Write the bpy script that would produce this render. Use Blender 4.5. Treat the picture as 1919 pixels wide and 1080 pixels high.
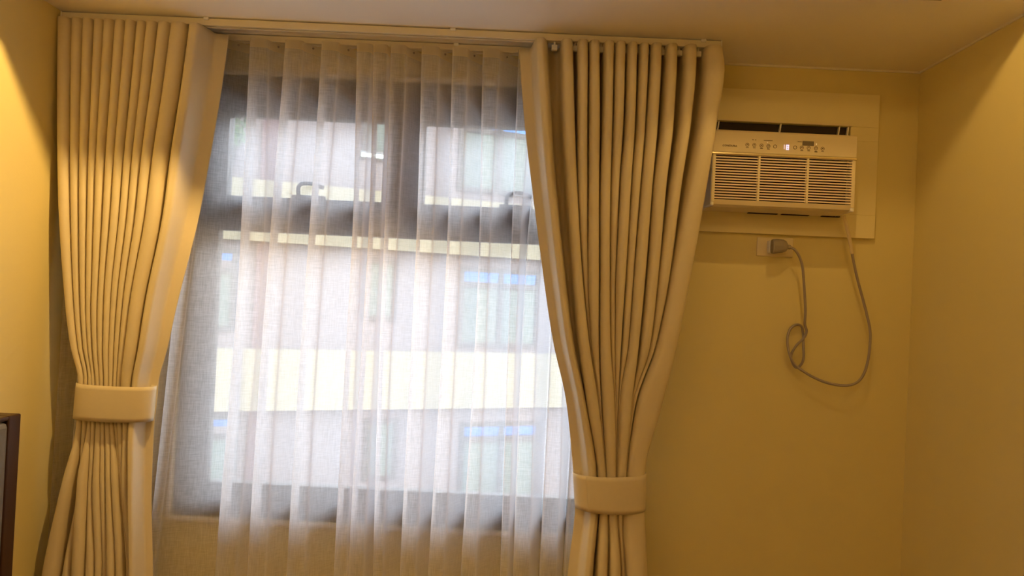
import bpy, bmesh, math, random
import numpy as np
from mathutils import Vector, Matrix

random.seed(7)
SC = bpy.context.scene
COL = SC.collection
for o in list(bpy.data.objects):
    bpy.data.objects.remove(o)
R = math.radians

# ------------------------------------------------------------------ camera
F = 1378.0
CAM = Vector((0.0, 0.0, 1.60))
YAW, PITCH, ROLL = R(0.3), R(0.75), R(2.66)
fwd = Vector((-math.sin(YAW) * math.cos(PITCH), math.cos(YAW) * math.cos(PITCH), math.sin(PITCH)))
rt0 = Vector((math.cos(YAW), math.sin(YAW), 0.0))
up0 = rt0.cross(fwd)
# the scene leans clockwise in the picture: the camera is rolled anticlockwise
rt = rt0 * math.cos(ROLL) + up0 * math.sin(ROLL)
up = up0 * math.cos(ROLL) - rt0 * math.sin(ROLL)
cd = bpy.data.cameras.new('camera')
cam = bpy.data.objects.new('camera', cd)
COL.objects.link(cam)
cam.matrix_world = Matrix(((rt.x, up.x, -fwd.x, CAM.x), (rt.y, up.y, -fwd.y, CAM.y), (rt.z, up.z, -fwd.z, CAM.z), (0, 0, 0, 1)))
cd.sensor_width = 36.0
cd.lens = F / 1919.0 * 36.0
cd.clip_start = 0.02
cd.clip_end = 200
SC.camera = cam

def ray(px, py):
    return fwd * F + rt * (px - 959.5) + up * (540.0 - py)
def at(px, py, D):
    """the point of the plane y = D seen at a pixel"""
    d = ray(px, py)
    return CAM + d * (D / d.y)
def at_z(px, py, z):
    d = ray(px, py)
    return CAM + d * ((z - CAM.z) / d.z)
def at_x(px, py, x):
    d = ray(px, py)
    return CAM + d * (x / d.x)

# ------------------------------------------------------------------ sky, exposure
W = bpy.data.worlds.new('sky')
SC.world = W
W.use_nodes = True
nt = W.node_tree
nt.nodes.clear()
wo = nt.nodes.new('ShaderNodeOutputWorld')
bg = nt.nodes.new('ShaderNodeBackground')
tc = nt.nodes.new('ShaderNodeTexCoord')
sx = nt.nodes.new('ShaderNodeSeparateXYZ')
rp = nt.nodes.new('ShaderNodeValToRGB')
rp.color_ramp.elements[0].position = 0.42
rp.color_ramp.elements[0].color = (0.30, 0.29, 0.27, 1)
rp.color_ramp.elements[1].position = 1.0
rp.color_ramp.elements[1].color = (0.60, 0.76, 1.0, 1)
e = rp.color_ramp.elements.new(0.52); e.color = (0.95, 0.95, 0.98, 1)
e = rp.color_ramp.elements.new(0.72); e.color = (0.82, 0.89, 1.0, 1)
mp = nt.nodes.new('ShaderNodeMapRange')
mp.inputs['From Min'].default_value = -1
nt.links.new(tc.outputs['Generated'], sx.inputs[0])
nt.links.new(sx.outputs['Z'], mp.inputs['Value'])
nt.links.new(mp.outputs[0], rp.inputs[0])
nt.links.new(rp.outputs[0], bg.inputs[0])
bg.inputs[1].default_value = 11.0
nt.links.new(bg.outputs[0], wo.inputs[0])

LAMP = (1.0, 0.62, 0.20)
P_LEFT, P_RIGHT, P_ROOM, P_FILL = 50.0, 4.5, 5.0, 66.0      # lamps and the added uplighter, watts
SC.view_settings.view_transform = 'Standard'
SC.view_settings.look = 'None'
SC.view_settings.exposure = 0.0
SC.view_settings.gamma = 1.0
SC.view_settings.use_curve_mapping = False
SC.cycles.max_bounces = 14
SC.cycles.diffuse_bounces = 8
SC.cycles.transmission_bounces = 10
SC.cycles.transparent_max_bounces = 32
SC.cycles.caustics_reflective = False
SC.cycles.caustics_refractive = True
SC.cycles.sample_clamp_indirect = 6.0

# ------------------------------------------------------------------ dimensions
YW = 2.40                                   # inner face of the window wall
ZC = at(1722, 135, YW).z                    # ceiling
XR = at(1718, 300, YW).x                    # right wall
XL = at(187, 65, YW).x                      # left wall
YB = -1.5                                   # wall behind the camera
WT = 0.16                                   # wall thickness

# ------------------------------------------------------------------ materials
MATS = {}
def mat(name, col, rough=0.6, metal=0.0, spec=0.5, noise=0.0, nscale=20.0, bump=0.0, bscale=200.0, sheen=0.0, emit=None, estr=0.0, col2=None, stretch=None):
    m = bpy.data.materials.new(name)
    m.use_nodes = True
    t = m.node_tree
    b = t.nodes['Principled BSDF']
    b.inputs['Base Color'].default_value = (*col, 1)
    b.inputs['Roughness'].default_value = rough
    b.inputs['Metallic'].default_value = metal
    b.inputs['Specular IOR Level'].default_value = spec
    if sheen:
        b.inputs['Sheen Weight'].default_value = sheen
        b.inputs['Sheen Roughness'].default_value = 0.4
    if emit:
        b.inputs['Emission Color'].default_value = (*emit, 1)
        b.inputs['Emission Strength'].default_value = estr
    if noise or bump:
        co = t.nodes.new('ShaderNodeTexCoord')
        mpn = t.nodes.new('ShaderNodeMapping')
        if stretch:
            mpn.inputs['Scale'].default_value = stretch
        t.links.new(co.outputs['Object'], mpn.inputs[0])
    if noise:
        n = t.nodes.new('ShaderNodeTexNoise')
        n.inputs['Scale'].default_value = nscale
        n.inputs['Detail'].default_value = 5
        t.links.new(mpn.outputs[0], n.inputs['Vector'])
        mx = t.nodes.new('ShaderNodeMix')
        mx.data_type = 'RGBA'
        c2 = col2 or tuple(max(0, c * (1 - noise)) for c in col)
        mx.inputs['A'].default_value = (*col, 1)
        mx.inputs['B'].default_value = (*c2, 1)
        t.links.new(n.outputs['Fac'], mx.inputs['Factor'])
        t.links.new(mx.outputs['Result'], b.inputs['Base Color'])
    if bump:
        n2 = t.nodes.new('ShaderNodeTexNoise')
        n2.inputs['Scale'].default_value = bscale
        n2.inputs['Detail'].default_value = 3
        t.links.new(mpn.outputs[0], n2.inputs['Vector'])
        bp = t.nodes.new('ShaderNodeBump')
        bp.inputs['Strength'].default_value = bump
        bp.inputs['Distance'].default_value = 0.002
        t.links.new(n2.outputs['Fac'], bp.inputs['Height'])
        t.links.new(bp.outputs[0], b.inputs['Normal'])
    MATS[name] = m
    return m

mat('wall_paint', (0.73, 0.635, 0.30), 0.62, noise=0.03, nscale=3, bump=0.12, bscale=260)
mat('ceiling_paint', (0.90, 0.86, 0.80), 0.7, noise=0.03, nscale=2, bump=0.08, bscale=200)
mat('board_paint', (0.82, 0.73, 0.42), 0.5, noise=0.04, nscale=6, bump=0.08, bscale=120)
mat('wood_floor', (0.30, 0.17, 0.09), 0.4, noise=0.5, nscale=8, stretch=(1, 12, 1))
mat('curtain_fabric', (0.69, 0.605, 0.42), 0.50, spec=0.35, noise=0.05, nscale=60, bump=0.10, bscale=700, sheen=0.15)
mat('rail_white', (0.72, 0.66, 0.50), 0.35)
mat('rail_slot', (0.03, 0.025, 0.02), 0.8)
mat('clip_white', (0.85, 0.84, 0.80), 0.3)
mat('trim_white', (0.80, 0.77, 0.70), 0.45)
mat('frame_bronze', (0.060, 0.055, 0.055), 0.42, metal=0.3, noise=0.15, nscale=40)
mat('gasket', (0.02, 0.02, 0.02), 0.6)
mat('plastic_white', (0.80, 0.70, 0.48), 0.38, noise=0.02, nscale=20)
mat('plastic_side', (0.88, 0.86, 0.82), 0.4)
mat('slat_white', (0.82, 0.68, 0.56), 0.4)
mat('dark_inside', (0.020, 0.012, 0.008), 0.8)
mat('chrome_strip', (0.85, 0.74, 0.48), 0.22, metal=0.85)
mat('print_brown', (0.09, 0.05, 0.02), 0.6)
mat('sticker_grey', (0.17, 0.14, 0.10), 0.4)
mat('led_white', (0.7, 0.66, 0.8), 0.4, emit=(0.95, 0.88, 1.0), estr=0.55)
mat('led_dim', (0.8, 0.75, 0.8), 0.4, emit=(0.85, 0.70, 0.9), estr=0.35)
mat('led_amber', (0.8, 0.6, 0.4), 0.4, emit=(1.0, 0.75, 0.4), estr=0.6)
mat('cord_grey', (0.32, 0.27, 0.24), 0.5)
mat('cord_cream', (0.80, 0.68, 0.45), 0.45)
mat('plug_grey', (0.27, 0.23, 0.18), 0.55)
mat('socket_plate', (0.83, 0.73, 0.50), 0.35)
mat('socket_white', (0.86, 0.84, 0.78), 0.35)
mat('dark_wood', (0.060, 0.021, 0.009), 0.38, noise=0.55, nscale=9, stretch=(8, 8, 0.7), bump=0.05, bscale=60)
mat('grey_pad', (0.17, 0.165, 0.16), 0.7, noise=0.15, nscale=60, bump=0.3, bscale=400)
mat('lamp_glow', (1, 0.9, 0.7), 0.4, emit=LAMP, estr=6.0)
mat('lamp_housing', (0.30, 0.28, 0.24), 0.5)
# outside
mat('render_cream', (0.25, 0.215, 0.140), 0.85, noise=0.22, nscale=3.5, bump=0.6, bscale=14)
mat('render_pink', (0.150, 0.122, 0.118), 0.85, noise=0.12, nscale=2, bump=0.3, bscale=20)
mat('render_maroon', (0.125, 0.075, 0.075), 0.85, noise=0.10, nscale=2)
mat('far_frame', (0.04, 0.034, 0.03), 0.5)
mat('pipe_grey', (0.14, 0.137, 0.137), 0.5)
mat('soil', (0.42, 0.41, 0.39), 0.9, noise=0.3, nscale=1.5)
mat('bark', (0.12, 0.09, 0.06), 0.9, noise=0.4, nscale=9)
mat('leaf', (0.08, 0.14, 0.05), 0.6, noise=0.4, nscale=3)
mat('glint_glow', (0.9, 1, 0.95), 0.4, emit=(0.75, 1.0, 0.85), estr=9.0)  # glow that stands in for a glint in the glass

def glassy(name, tint, rough, refl):
    """window glass: clear with a mirror-like surface"""
    m = bpy.data.materials.new(name); m.use_nodes = True
    t = m.node_tree; t.nodes.clear()
    out = t.nodes.new('ShaderNodeOutputMaterial')
    tr = t.nodes.new('ShaderNodeBsdfTransparent'); tr.inputs[0].default_value = (*tint, 1)
    gl = t.nodes.new('ShaderNodeBsdfGlossy'); gl.inputs['Roughness'].default_value = rough
    fr = t.nodes.new('ShaderNodeFresnel'); fr.inputs[0].default_value = refl
    mx = t.nodes.new('ShaderNodeMixShader')
    t.links.new(fr.outputs[0], mx.inputs[0]); t.links.new(tr.outputs[0], mx.inputs[1]); t.links.new(gl.outputs[0], mx.inputs[2])
    t.links.new(mx.outputs[0], out.inputs[0])
    MATS[name] = m
glassy('clear_glass', (0.94, 0.96, 0.95), 0.0, 1.35)

def far_glass(name, base, metal, rough):
    mat(name, base, rough, metal=metal, spec=0.3)
far_glass('glass_green', (0.085, 0.105, 0.088), 0.0, 0.5)
far_glass('glass_sky', (0.10, 0.24, 0.60), 0.85, 0.06)  # blue of the reflected sky put into the pane colour

def sheer_material(name, cover, tint, weave=True):
    """thin voile: open weave lets light straight through, threads scatter and transmit it;
    seen along the cloth the threads close up, so cover grows with the path through it"""
    m = bpy.data.materials.new(name); m.use_nodes = True
    t = m.node_tree; t.nodes.clear()
    L = t.links.new
    out = t.nodes.new('ShaderNodeOutputMaterial')
    tr = t.nodes.new('ShaderNodeBsdfTransparent')
    di = t.nodes.new('ShaderNodeBsdfDiffuse'); di.inputs[0].default_value = (*tint, 1)
    tl = t.nodes.new('ShaderNodeBsdfTranslucent'); tl.inputs[0].default_value = (*tint, 1)
    mx = t.nodes.new('ShaderNodeMixShader'); mx.inputs[0].default_value = 0.68
    L(di.outputs[0], mx.inputs[1]); L(tl.outputs[0], mx.inputs[2])
    geo = t.nodes.new('ShaderNodeNewGeometry')
    dot = t.nodes.new('ShaderNodeVectorMath'); dot.operation = 'DOT_PRODUCT'
    L(geo.outputs['Normal'], dot.inputs[0]); L(geo.outputs['Incoming'], dot.inputs[1])
    ab = t.nodes.new('ShaderNodeMath'); ab.operation = 'ABSOLUTE'; L(dot.outputs['Value'], ab.inputs[0])
    mxx = t.nodes.new('ShaderNodeMath'); mxx.operation = 'MAXIMUM'; mxx.inputs[1].default_value = 0.36; L(ab.outputs[0], mxx.inputs[0])
    inv = t.nodes.new('ShaderNodeMath'); inv.operation = 'DIVIDE'; inv.inputs[0].default_value = 1.0; L(mxx.outputs[0], inv.inputs[1])
    pw = t.nodes.new('ShaderNodeMath'); pw.operation = 'POWER'; pw.inputs[0].default_value = 1 - cover; L(inv.outputs[0], pw.inputs[1])
    last = pw.outputs[0]
    if weave:
        co = t.nodes.new('ShaderNodeTexCoord')
        vals = []
        for sc in ((420, 420, 26), (30, 30, 520)):
            mp_ = t.nodes.new('ShaderNodeMapping'); mp_.inputs['Scale'].default_value = sc
            L(co.outputs['Object'], mp_.inputs[0])
            n = t.nodes.new('ShaderNodeTexNoise'); n.inputs['Scale'].default_value = 1.0; n.inputs['Detail'].default_value = 2
            L(mp_.outputs[0], n.inputs['Vector']); vals.append(n.outputs['Fac'])
        ad = t.nodes.new('ShaderNodeMath'); ad.operation = 'ADD'; L(vals[0], ad.inputs[0]); L(vals[1], ad.inputs[1])
        mr = t.nodes.new('ShaderNodeMapRange')
        mr.inputs['From Min'].default_value = 0.75; mr.inputs['From Max'].default_value = 1.25
        mr.inputs['To Min'].default_value = 0.82; mr.inputs['To Max'].default_value = 1.18
        L(ad.outputs[0], mr.inputs['Value'])
        mu = t.nodes.new('ShaderNodeMath'); mu.operation = 'MULTIPLY'; mu.use_clamp = True
        L(last, mu.inputs[0]); L(mr.outputs[0], mu.inputs[1]); last = mu.outputs[0]
    mt = t.nodes.new('ShaderNodeMixShader')
    L(last, mt.inputs[0]); L(mx.outputs[0], mt.inputs[1]); L(tr.outputs[0], mt.inputs[2])
    L(mt.outputs[0], out.inputs[0])
    MATS[name] = m
sheer_material('voile', 0.52, (0.92, 0.92, 0.97))
sheer_material('voile_tape', 0.80, (0.88, 0.82, 0.70), weave=False)

# ------------------------------------------------------------------ mesh helpers
def obj(name, bm, m, parent=None, smooth=False, bevel=0.0):
    me = bpy.data.meshes.new(name)
    if isinstance(bm, bmesh.types.BMesh):
        bm.normal_update()
        bm.to_mesh(me); bm.free()
    else:
        me.from_pydata(*bm); me.update()
    o = bpy.data.objects.new(name, me)
    COL.objects.link(o)
    for k in (m if isinstance(m, (list, tuple)) else [m]):
        me.materials.append(MATS[k])
    if smooth:
        me.polygons.foreach_set('use_smooth', [True] * len(me.polygons))
    if bevel:
        b = o.modifiers.new('bevel', 'BEVEL'); b.width = bevel; b.segments = 2; b.limit_method = 'ANGLE'
    if parent is not None:
        o.parent = parent
        o.matrix_parent_inverse = Matrix.Translation(-parent.location) if parent.type == 'EMPTY' and parent.parent is None else Matrix.Identity(4)
    return o

def box(bm, a, b, mi=0):
    x0, x1 = sorted((a[0], b[0])); y0, y1 = sorted((a[1], b[1])); z0, z1 = sorted((a[2], b[2]))
    v = [bm.verts.new(p) for p in ((x0, y0, z0), (x1, y0, z0), (x1, y1, z0), (x0, y1, z0), (x0, y0, z1), (x1, y0, z1), (x1, y1, z1), (x0, y1, z1))]
    for f in ((0, 3, 2, 1), (4, 5, 6, 7), (0, 1, 5, 4), (1, 2, 6, 5), (2, 3, 7, 6), (3, 0, 4, 7)):
        bm.faces.new([v[i] for i in f]).material_index = mi
    return v
def prism(bm, pts, ax, a, b):
    """closed polygon extruded along axis ax from a to b; pts in the two other axes"""
    def P(p, t):
        q = list(p); q.insert(ax, t); return q
    lo = [bm.verts.new(P(p, a)) for p in pts]; hi = [bm.verts.new(P(p, b)) for p in pts]
    n = len(pts)
    bm.faces.new(lo); bm.faces.new(hi[::-1])
    for i in range(n):
        bm.faces.new((lo[i], hi[i], hi[(i + 1) % n], lo[(i + 1) % n]))
    bmesh.ops.recalc_face_normals(bm, faces=bm.faces[:])
def one_box(name, a, b, m, parent=None, bevel=0.0):
    bm = bmesh.new(); box(bm, a, b)
    return obj(name, bm, m, parent, bevel=bevel)
def tube(pts, r, seg=10):
    """smooth tube through points; r a number or one per point"""
    pts = [Vector(p) for p in pts]
    n = len(pts)
    rs = r if isinstance(r, (list, tuple)) else [r] * n
    V, Fc = [], []
    ref = Vector((0, 1, 0))
    for i, p in enumerate(pts):
        t = (pts[min(i + 1, n - 1)] - pts[max(i - 1, 0)]).normalized()
        if abs(t.dot(ref)) > 0.98:
            ref2 = Vector((1, 0, 0))
        else:
            ref2 = ref
        u = t.cross(ref2).normalized(); w = t.cross(u).normalized()
        for k in range(seg):
            a = 2 * math.pi * k / seg
            V.append(p + (u * math.cos(a) + w * math.sin(a)) * rs[i])
    for i in range(n - 1):
        for k in range(seg):
            k2 = (k + 1) % seg
            Fc.append((i * seg + k, i * seg + k2, (i + 1) * seg + k2, (i + 1) * seg + k))
    Fc.append(tuple(range(seg))[::-1]); Fc.append(tuple(range((n - 1) * seg, n * seg)))
    return ([tuple(v) for v in V], [], Fc)
def spline(P, steps=8):
    P = [Vector(p) for p in P]; out = []
    Q = [P[0] * 2 - P[1]] + P + [P[-1] * 2 - P[-2]]
    for i in range(1, len(Q) - 2):
        for k in range(steps):
            t = k / steps
            a, b, c, d = Q[i - 1], Q[i], Q[i + 1], Q[i + 2]
            out.append(0.5 * ((2 * b) + (c - a) * t + (2 * a - 5 * b + 4 * c - d) * t * t + (3 * b - a - 3 * c + d) * t ** 3))
    out.append(P[-1])
    return out
def struct(o):
    o['kind'] = 'structure'; return o
def thing(name, label, cat, loc=(0, 0, 0), group=None):
    o = bpy.data.objects.new(name, None); COL.objects.link(o)
    o.empty_display_size = 0.1
    o.location = loc
    return tag(o, label, cat, group)
def tag(o, label, cat, group=None):
    o['label'] = label; o['category'] = cat
    if group: o['group'] = group
    return o

# ------------------------------------------------------------------ the room
WX0 = at(357, 250, YW).x; WX1 = at(1168, 300, YW).x              # window opening
WZ1 = at(700, 150, YW).z; WZ0 = at(700, 985, YW).z
bm = bmesh.new()
x0, x1 = XL - WT, XR + WT
box(bm, (x0, YW, 0), (WX0, YW + WT, ZC + 0.15)); box(bm, (WX1, YW, 0), (x1, YW + WT, ZC + 0.15))
box(bm, (WX0, YW, 0), (WX1, YW + WT, WZ0)); box(bm, (WX0, YW, WZ1), (WX1, YW + WT, ZC + 0.15))
bmesh.ops.remove_doubles(bm, verts=bm.verts[:], dist=1e-5)
struct(obj('wall_back', bm, 'wall_paint'))
struct(one_box('wall_left', (XL - WT, YB, 0), (XL, YW, ZC + 0.15), 'wall_paint'))
struct(one_box('wall_right', (XR, YB, 0), (XR + WT, YW, ZC + 0.15), 'wall_paint'))
struct(one_box('wall_front', (XL - WT, YB - WT, 0), (XR + WT, YB, ZC + 0.15), 'wall_paint'))
struct(one_box('floor', (XL - WT, YB - WT, -0.12), (XR + WT, YW + WT, 0), 'wood_floor'))
# ceiling with square openings for the recessed lamps
LA = (XL + 0.70, 1.76, 0.120, 0.051, 0.060)       # x, y, half width, half length, lamp height above the ceiling
LB = (XR - 0.40, 1.80, 0.15, 0.050, 0.037)
LR_ = (0.78, 1.0, 0.27, 0.27, 0.030)
holes = [LA, LB, LR_]
BULB_DX = (0.080, -0.100, 0.0)                    # bulbs sit off centre in the long housings
xs = sorted({XL - WT, XR + WT} | {h[0] - h[2] for h in holes} | {h[0] + h[2] for h in holes})
ys = sorted({YB - WT, YW + WT} | {h[1] - h[3] for h in holes} | {h[1] + h[3] for h in holes})
bm = bmesh.new()
TH = 0.15
def in_hole(x, y):
    return any(abs(x - h[0]) < h[2] and abs(y - h[1]) < h[3] for h in holes)
for i in range(len(xs) - 1):
    for j in range(len(ys) - 1):
        if not in_hole((xs[i] + xs[i + 1]) / 2, (ys[j] + ys[j + 1]) / 2):
            box(bm, (xs[i], ys[j], ZC), (xs[i + 1], ys[j + 1], ZC + TH))
bmesh.ops.remove_doubles(bm, verts=bm.verts[:], dist=1e-5)
seen = {}
for f in bm.faces[:]:
    k = tuple(sorted(v.index for v in f.verts)) if False else tuple(round(c, 4) for c in f.calc_center_median())
    seen.setdefault(k, []).append(f)
dead = [f for fs in seen.values() if len(fs) > 1 for f in fs]
bmesh.ops.delete(bm, geom=dead, context='FACES')
struct(obj('ceiling', bm, 'ceiling_paint'))
# thin sealant line where the ceiling meets the walls
bm = bmesh.new(); box(bm, (XL, YW - 0.005, ZC - 0.006), (XR, YW, ZC)); struct(obj('trim_1', bm, 'trim_white'))
bm = bmesh.new(); box(bm, (XR - 0.005, YB, ZC - 0.006), (XR, YW - 0.005, ZC)); struct(obj('trim_2', bm, 'trim_white'))

for i, (h, p) in enumerate([(LA, P_LEFT), (LB, P_RIGHT), (LR_, P_ROOM)]):
    lab = ['long recessed ceiling lamp on the headboard side', 'long recessed ceiling lamp on the air conditioner side', 'broad square recessed ceiling lamp over the middle of the room'][i]
    t = thing('ceiling_lamp', lab, 'lamp', (h[0], h[1], ZC))
    bm = bmesh.new()
    e_, w_ = 0.004, 0.012
    a, b, c, d, zt = h[0] - h[2], h[0] + h[2], h[1] - h[3], h[1] + h[3], ZC + TH - 0.02
    for q in (((a, c, ZC), (a + e_, d, zt)), ((b - e_, c, ZC), (b, d, zt)), ((a, c, ZC), (b, c + e_, zt)), ((a, d - e_, ZC), (b, d, zt)), ((a, c, zt), (b, d, zt + e_))):
        box(bm, *q)
    obj('housing', bm, 'lamp_housing', t)
    bm = bmesh.new(); bmesh.ops.create_icosphere(bm, subdivisions=2, radius=0.009, matrix=Matrix.Translation((h[0] + BULB_DX[i], h[1], ZC + h[4] + 0.022)))
    obj('bulb', bm, 'lamp_glow', t, smooth=True)
    ld = bpy.data.lights.new('lamp_light', 'POINT'); ld.energy = p; ld.color = LAMP; ld.shadow_soft_size = 0.005
    lo = bpy.data.objects.new('lamp_light', ld); COL.objects.link(lo)
    lo.parent = t
    lo.location = (BULB_DX[i], 0, h[4])

# added uplighter, unseen behind the viewpoint, to brighten the ceiling
UX, UY, UZ = -0.80, -0.45, 1.62
t = thing('fill_uplighter', 'added slim uplighter, unseen behind the viewpoint, brightening the ceiling', 'lamp', (UX, UY, 0))
bm = bmesh.new(); bmesh.ops.create_cone(bm, cap_ends=True, segments=32, radius1=0.14, radius2=0.13, depth=0.02, matrix=Matrix.Translation((UX, UY, 0.0105)))
obj('base', bm, 'lamp_housing', t)
obj('pole', tube([(UX, UY, 0.02), (UX, UY, 0.8), (UX, UY, UZ - 0.05)], 0.011, 12), 'lamp_housing', t, smooth=True)
V, Fc, n = [], [], 32
for (r, z) in ((0.02, -0.06), (0.07, -0.035), (0.12, 0.02), (0.14, 0.05), (0.136, 0.05), (0.115, 0.022), (0.066, -0.031), (0.0, -0.05)):
    for k in range(n):
        V.append((UX + r * math.cos(2 * math.pi * k / n), UY + r * math.sin(2 * math.pi * k / n), UZ + z))
for j in range(7):
    for k in range(n):
        Fc.append((j * n + k, j * n + (k + 1) % n, (j + 1) * n + (k + 1) % n, (j + 1) * n + k))
obj('shade', (V, [], Fc), 'clip_white', t, smooth=True)
ld = bpy.data.lights.new('fill_light', 'POINT'); ld.energy = P_FILL; ld.color = (1.0, 0.69, 0.38); ld.shadow_soft_size = 0.03
lo = bpy.data.objects.new('fill_light', ld); COL.objects.link(lo); lo.parent = t; lo.location = (0, 0, UZ + 0.0)

# ------------------------------------------------------------------ the window
YF = YW + 0.012                                 # room-side face of the outer frame
wn = thing('window_1', '', ''); del wn['label']; del wn['category']; struct(wn)
def P(px, py, D=YF):
    v = at(px, py, D); return v.x, v.z
fx0, fx1, fz0, fz1 = WX0, WX1, WZ0, WZ1
lx0 = P(402, 430)[0]; lx1 = P(1108, 460)[0]     # lower pane
lz1 = P(600, 434)[1]; lz0 = P(600, 921)[1]
tz1 = P(600, 374)[1]                            # top of transom
mu0 = P(731, 300)[0]; mu1 = P(792, 300)[0]      # centre post
def bars(name, m, rects, y0, y1, bev=0.003):
    bm = bmesh.new()
    for (a, b, c, d) in rects: box(bm, (a, y0, c), (b, y1, d))
    return obj(name, bm, m, wn, bevel=bev)
bars('window_frame', 'frame_bronze', [(fx0, lx0, fz0, fz1), (lx1, fx1, fz0, fz1), (lx0, lx1, fz0, lz0)], YF, YF + 0.07)
bars('head_rail', 'frame_bronze', [(lx0, lx1, fz1 - 0.055, fz1)], YF, YF + 0.07)
bars('transom', 'frame_bronze', [(lx0, lx1, lz1, tz1 - 0.028)], YF - 0.002, YF + 0.068)
bars('mullion', 'frame_bronze', [(mu0 + 0.026, mu1 - 0.026, tz1 - 0.028, fz1 - 0.055)], YF - 0.002, YF + 0.068)
bars('glazing_bead', 'frame_bronze', [(lx0, lx1, lz0, lz0 + 0.010), (lx0, lx1, lz1 - 0.008, lz1), (lx0, lx0 + 0.008, lz0, lz1), (lx1 - 0.008, lx1, lz0, lz1)], YF + 0.012, YF + 0.055, 0.002)
one_box('pane', (lx0, YF + 0.038, lz0), (lx1, YF + 0.043, lz1), 'clear_glass', wn)
# plaster return showing as a pale line around the frame
bm = bmesh.new(); t_ = 0.016
for q in ((fx0 - t_, fx1 + t_, fz1, fz1 + t_), (fx0 - t_, fx1 + t_, fz0 - t_, fz0), (fx0 - t_, fx0, fz0, fz1), (fx1, fx1 + t_, fz0, fz1)):
    box(bm, (q[0], YW - 0.006, q[2]), (q[1], YW + 0.001, q[3]))
obj('window_casing', bm, 'trim_white', wn, bevel=0.003)
sashes = [(lx0 + 0.001, mu0 + 0.026, P(432, 215)[0], P(722, 230)[0]), (mu1 - 0.026, lx1 - 0.001, P(800, 238)[0], P(1090, 250)[0])]
gz1 = P(560, 221)[1]; gz0 = tz1
for k, (a, b, ga, gb) in enumerate(sashes):
    bm = bmesh.new()
    zb, ztp = tz1 - 0.028, fz1 - 0.055
    for q in ((a, ga, zb, ztp), (gb, b, zb, ztp), (ga, gb, zb, gz0), (ga, gb, gz1, ztp)):
        box(bm, (q[0], YF - 0.006, q[2]), (q[1], YF + 0.045, q[3]))
    sh = obj('sash', bm, 'frame_bronze', wn, bevel=0.003)
    bm = bmesh.new(); box(bm, (ga, YF + 0.022, gz0), (gb, YF + 0.027, gz1))
    p = obj('pane', bm, 'clear_glass', sh); p.parent = sh
    # handle: a base block with a bent grip standing over it
    hc = at(578 if k == 0 else 968, 350 if k == 0 else 369, YF - 0.02)
    zb2 = gz0 - 0.006
    yb = YF - 0.006
    bm = bmesh.new(); box(bm, (hc.x - 0.055, yb - 0.012, zb2 - 0.026), (hc.x + 0.055, yb, zb2 + 0.016))
    hd = obj('handle', bm, 'frame_bronze', sh, bevel=0.003)
    pts = spline([(hc.x - 0.032, yb - 0.008, zb2 + 0.01), (hc.x - 0.030, yb - 0.022, zb2 + 0.040), (hc.x - 0.012, yb - 0.026, zb2 + 0.052),
                  (hc.x + 0.025, yb - 0.026, zb2 + 0.051), (hc.x + 0.040, yb - 0.024, zb2 + 0.045), (hc.x + 0.052, yb - 0.024, zb2 + 0.040)], 6)
    g = obj('grip', tube(pts, 0.0068, 8), 'frame_bronze', sh, smooth=True)

# ------------------------------------------------------------------ curtain rails
YR1 = 2.205; YR2 = 2.335
xa, xb = at(118, 30, YR1).x, at(1349, 84, YR1).x
xa = max(xa, XL + 0.004)
def rail(name, label, yc, h, x0, x1, clips):
    t = thing(name, label, 'curtain rail', ((x0 + x1) / 2, yc, ZC), 'white curtain rails under the ceiling')
    bm = bmesh.new(); w = 0.014
    z1, z0 = ZC - 0.003, ZC - h
    pts = [(yc - w, z1), (yc - w, z0), (yc - 0.004, z0), (yc - 0.004, z0 + 0.010), (yc + 0.004, z0 + 0.010), (yc + 0.004, z0), (yc + w, z0), (yc + w, z1)]
    prism(bm, pts, 0, x0, x1)
    obj('rail_profile', bm, 'rail_white', t, bevel=0.0015)
    one_box('rail_slot', (x0 + 0.002, yc - 0.0038, z0 + 0.004), (x1 - 0.002, yc + 0.0038, z0 + 0.0099), 'rail_slot', t)
    one_box('end_cap', (x1, yc - w - 0.001, z0 - 0.001), (x1 + 0.004, yc + w + 0.001, ZC - 0.001), 'trim_white', t, 0.001)
    one_box('end_cap', (x0 - 0.003, yc - w - 0.001, z0 - 0.001), (x0, yc + w + 0.001, ZC - 0.001), 'trim_white', t, 0.001)
    for cx in clips:
        one_box('ceiling_clip', (cx - 0.008, yc - w - 0.006, ZC - 0.009), (cx + 0.008, yc + w, ZC - 0.0005), 'clip_white', t, 0.002)
    return t
rail('curtain_rail', 'white front curtain rail carrying the two heavy beige curtains', YR1, 0.024, xa, xb, [at(391, 36, YR1).x, at(850, 58, YR1).x, at(1316, 78, YR1).x])
rail('curtain_rail', 'white rear curtain rail next to the wall carrying the sheer curtain', YR2, 0.022, xa + 0.0, xb - 0.02, [at(856, 84, YR2).x])

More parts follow.
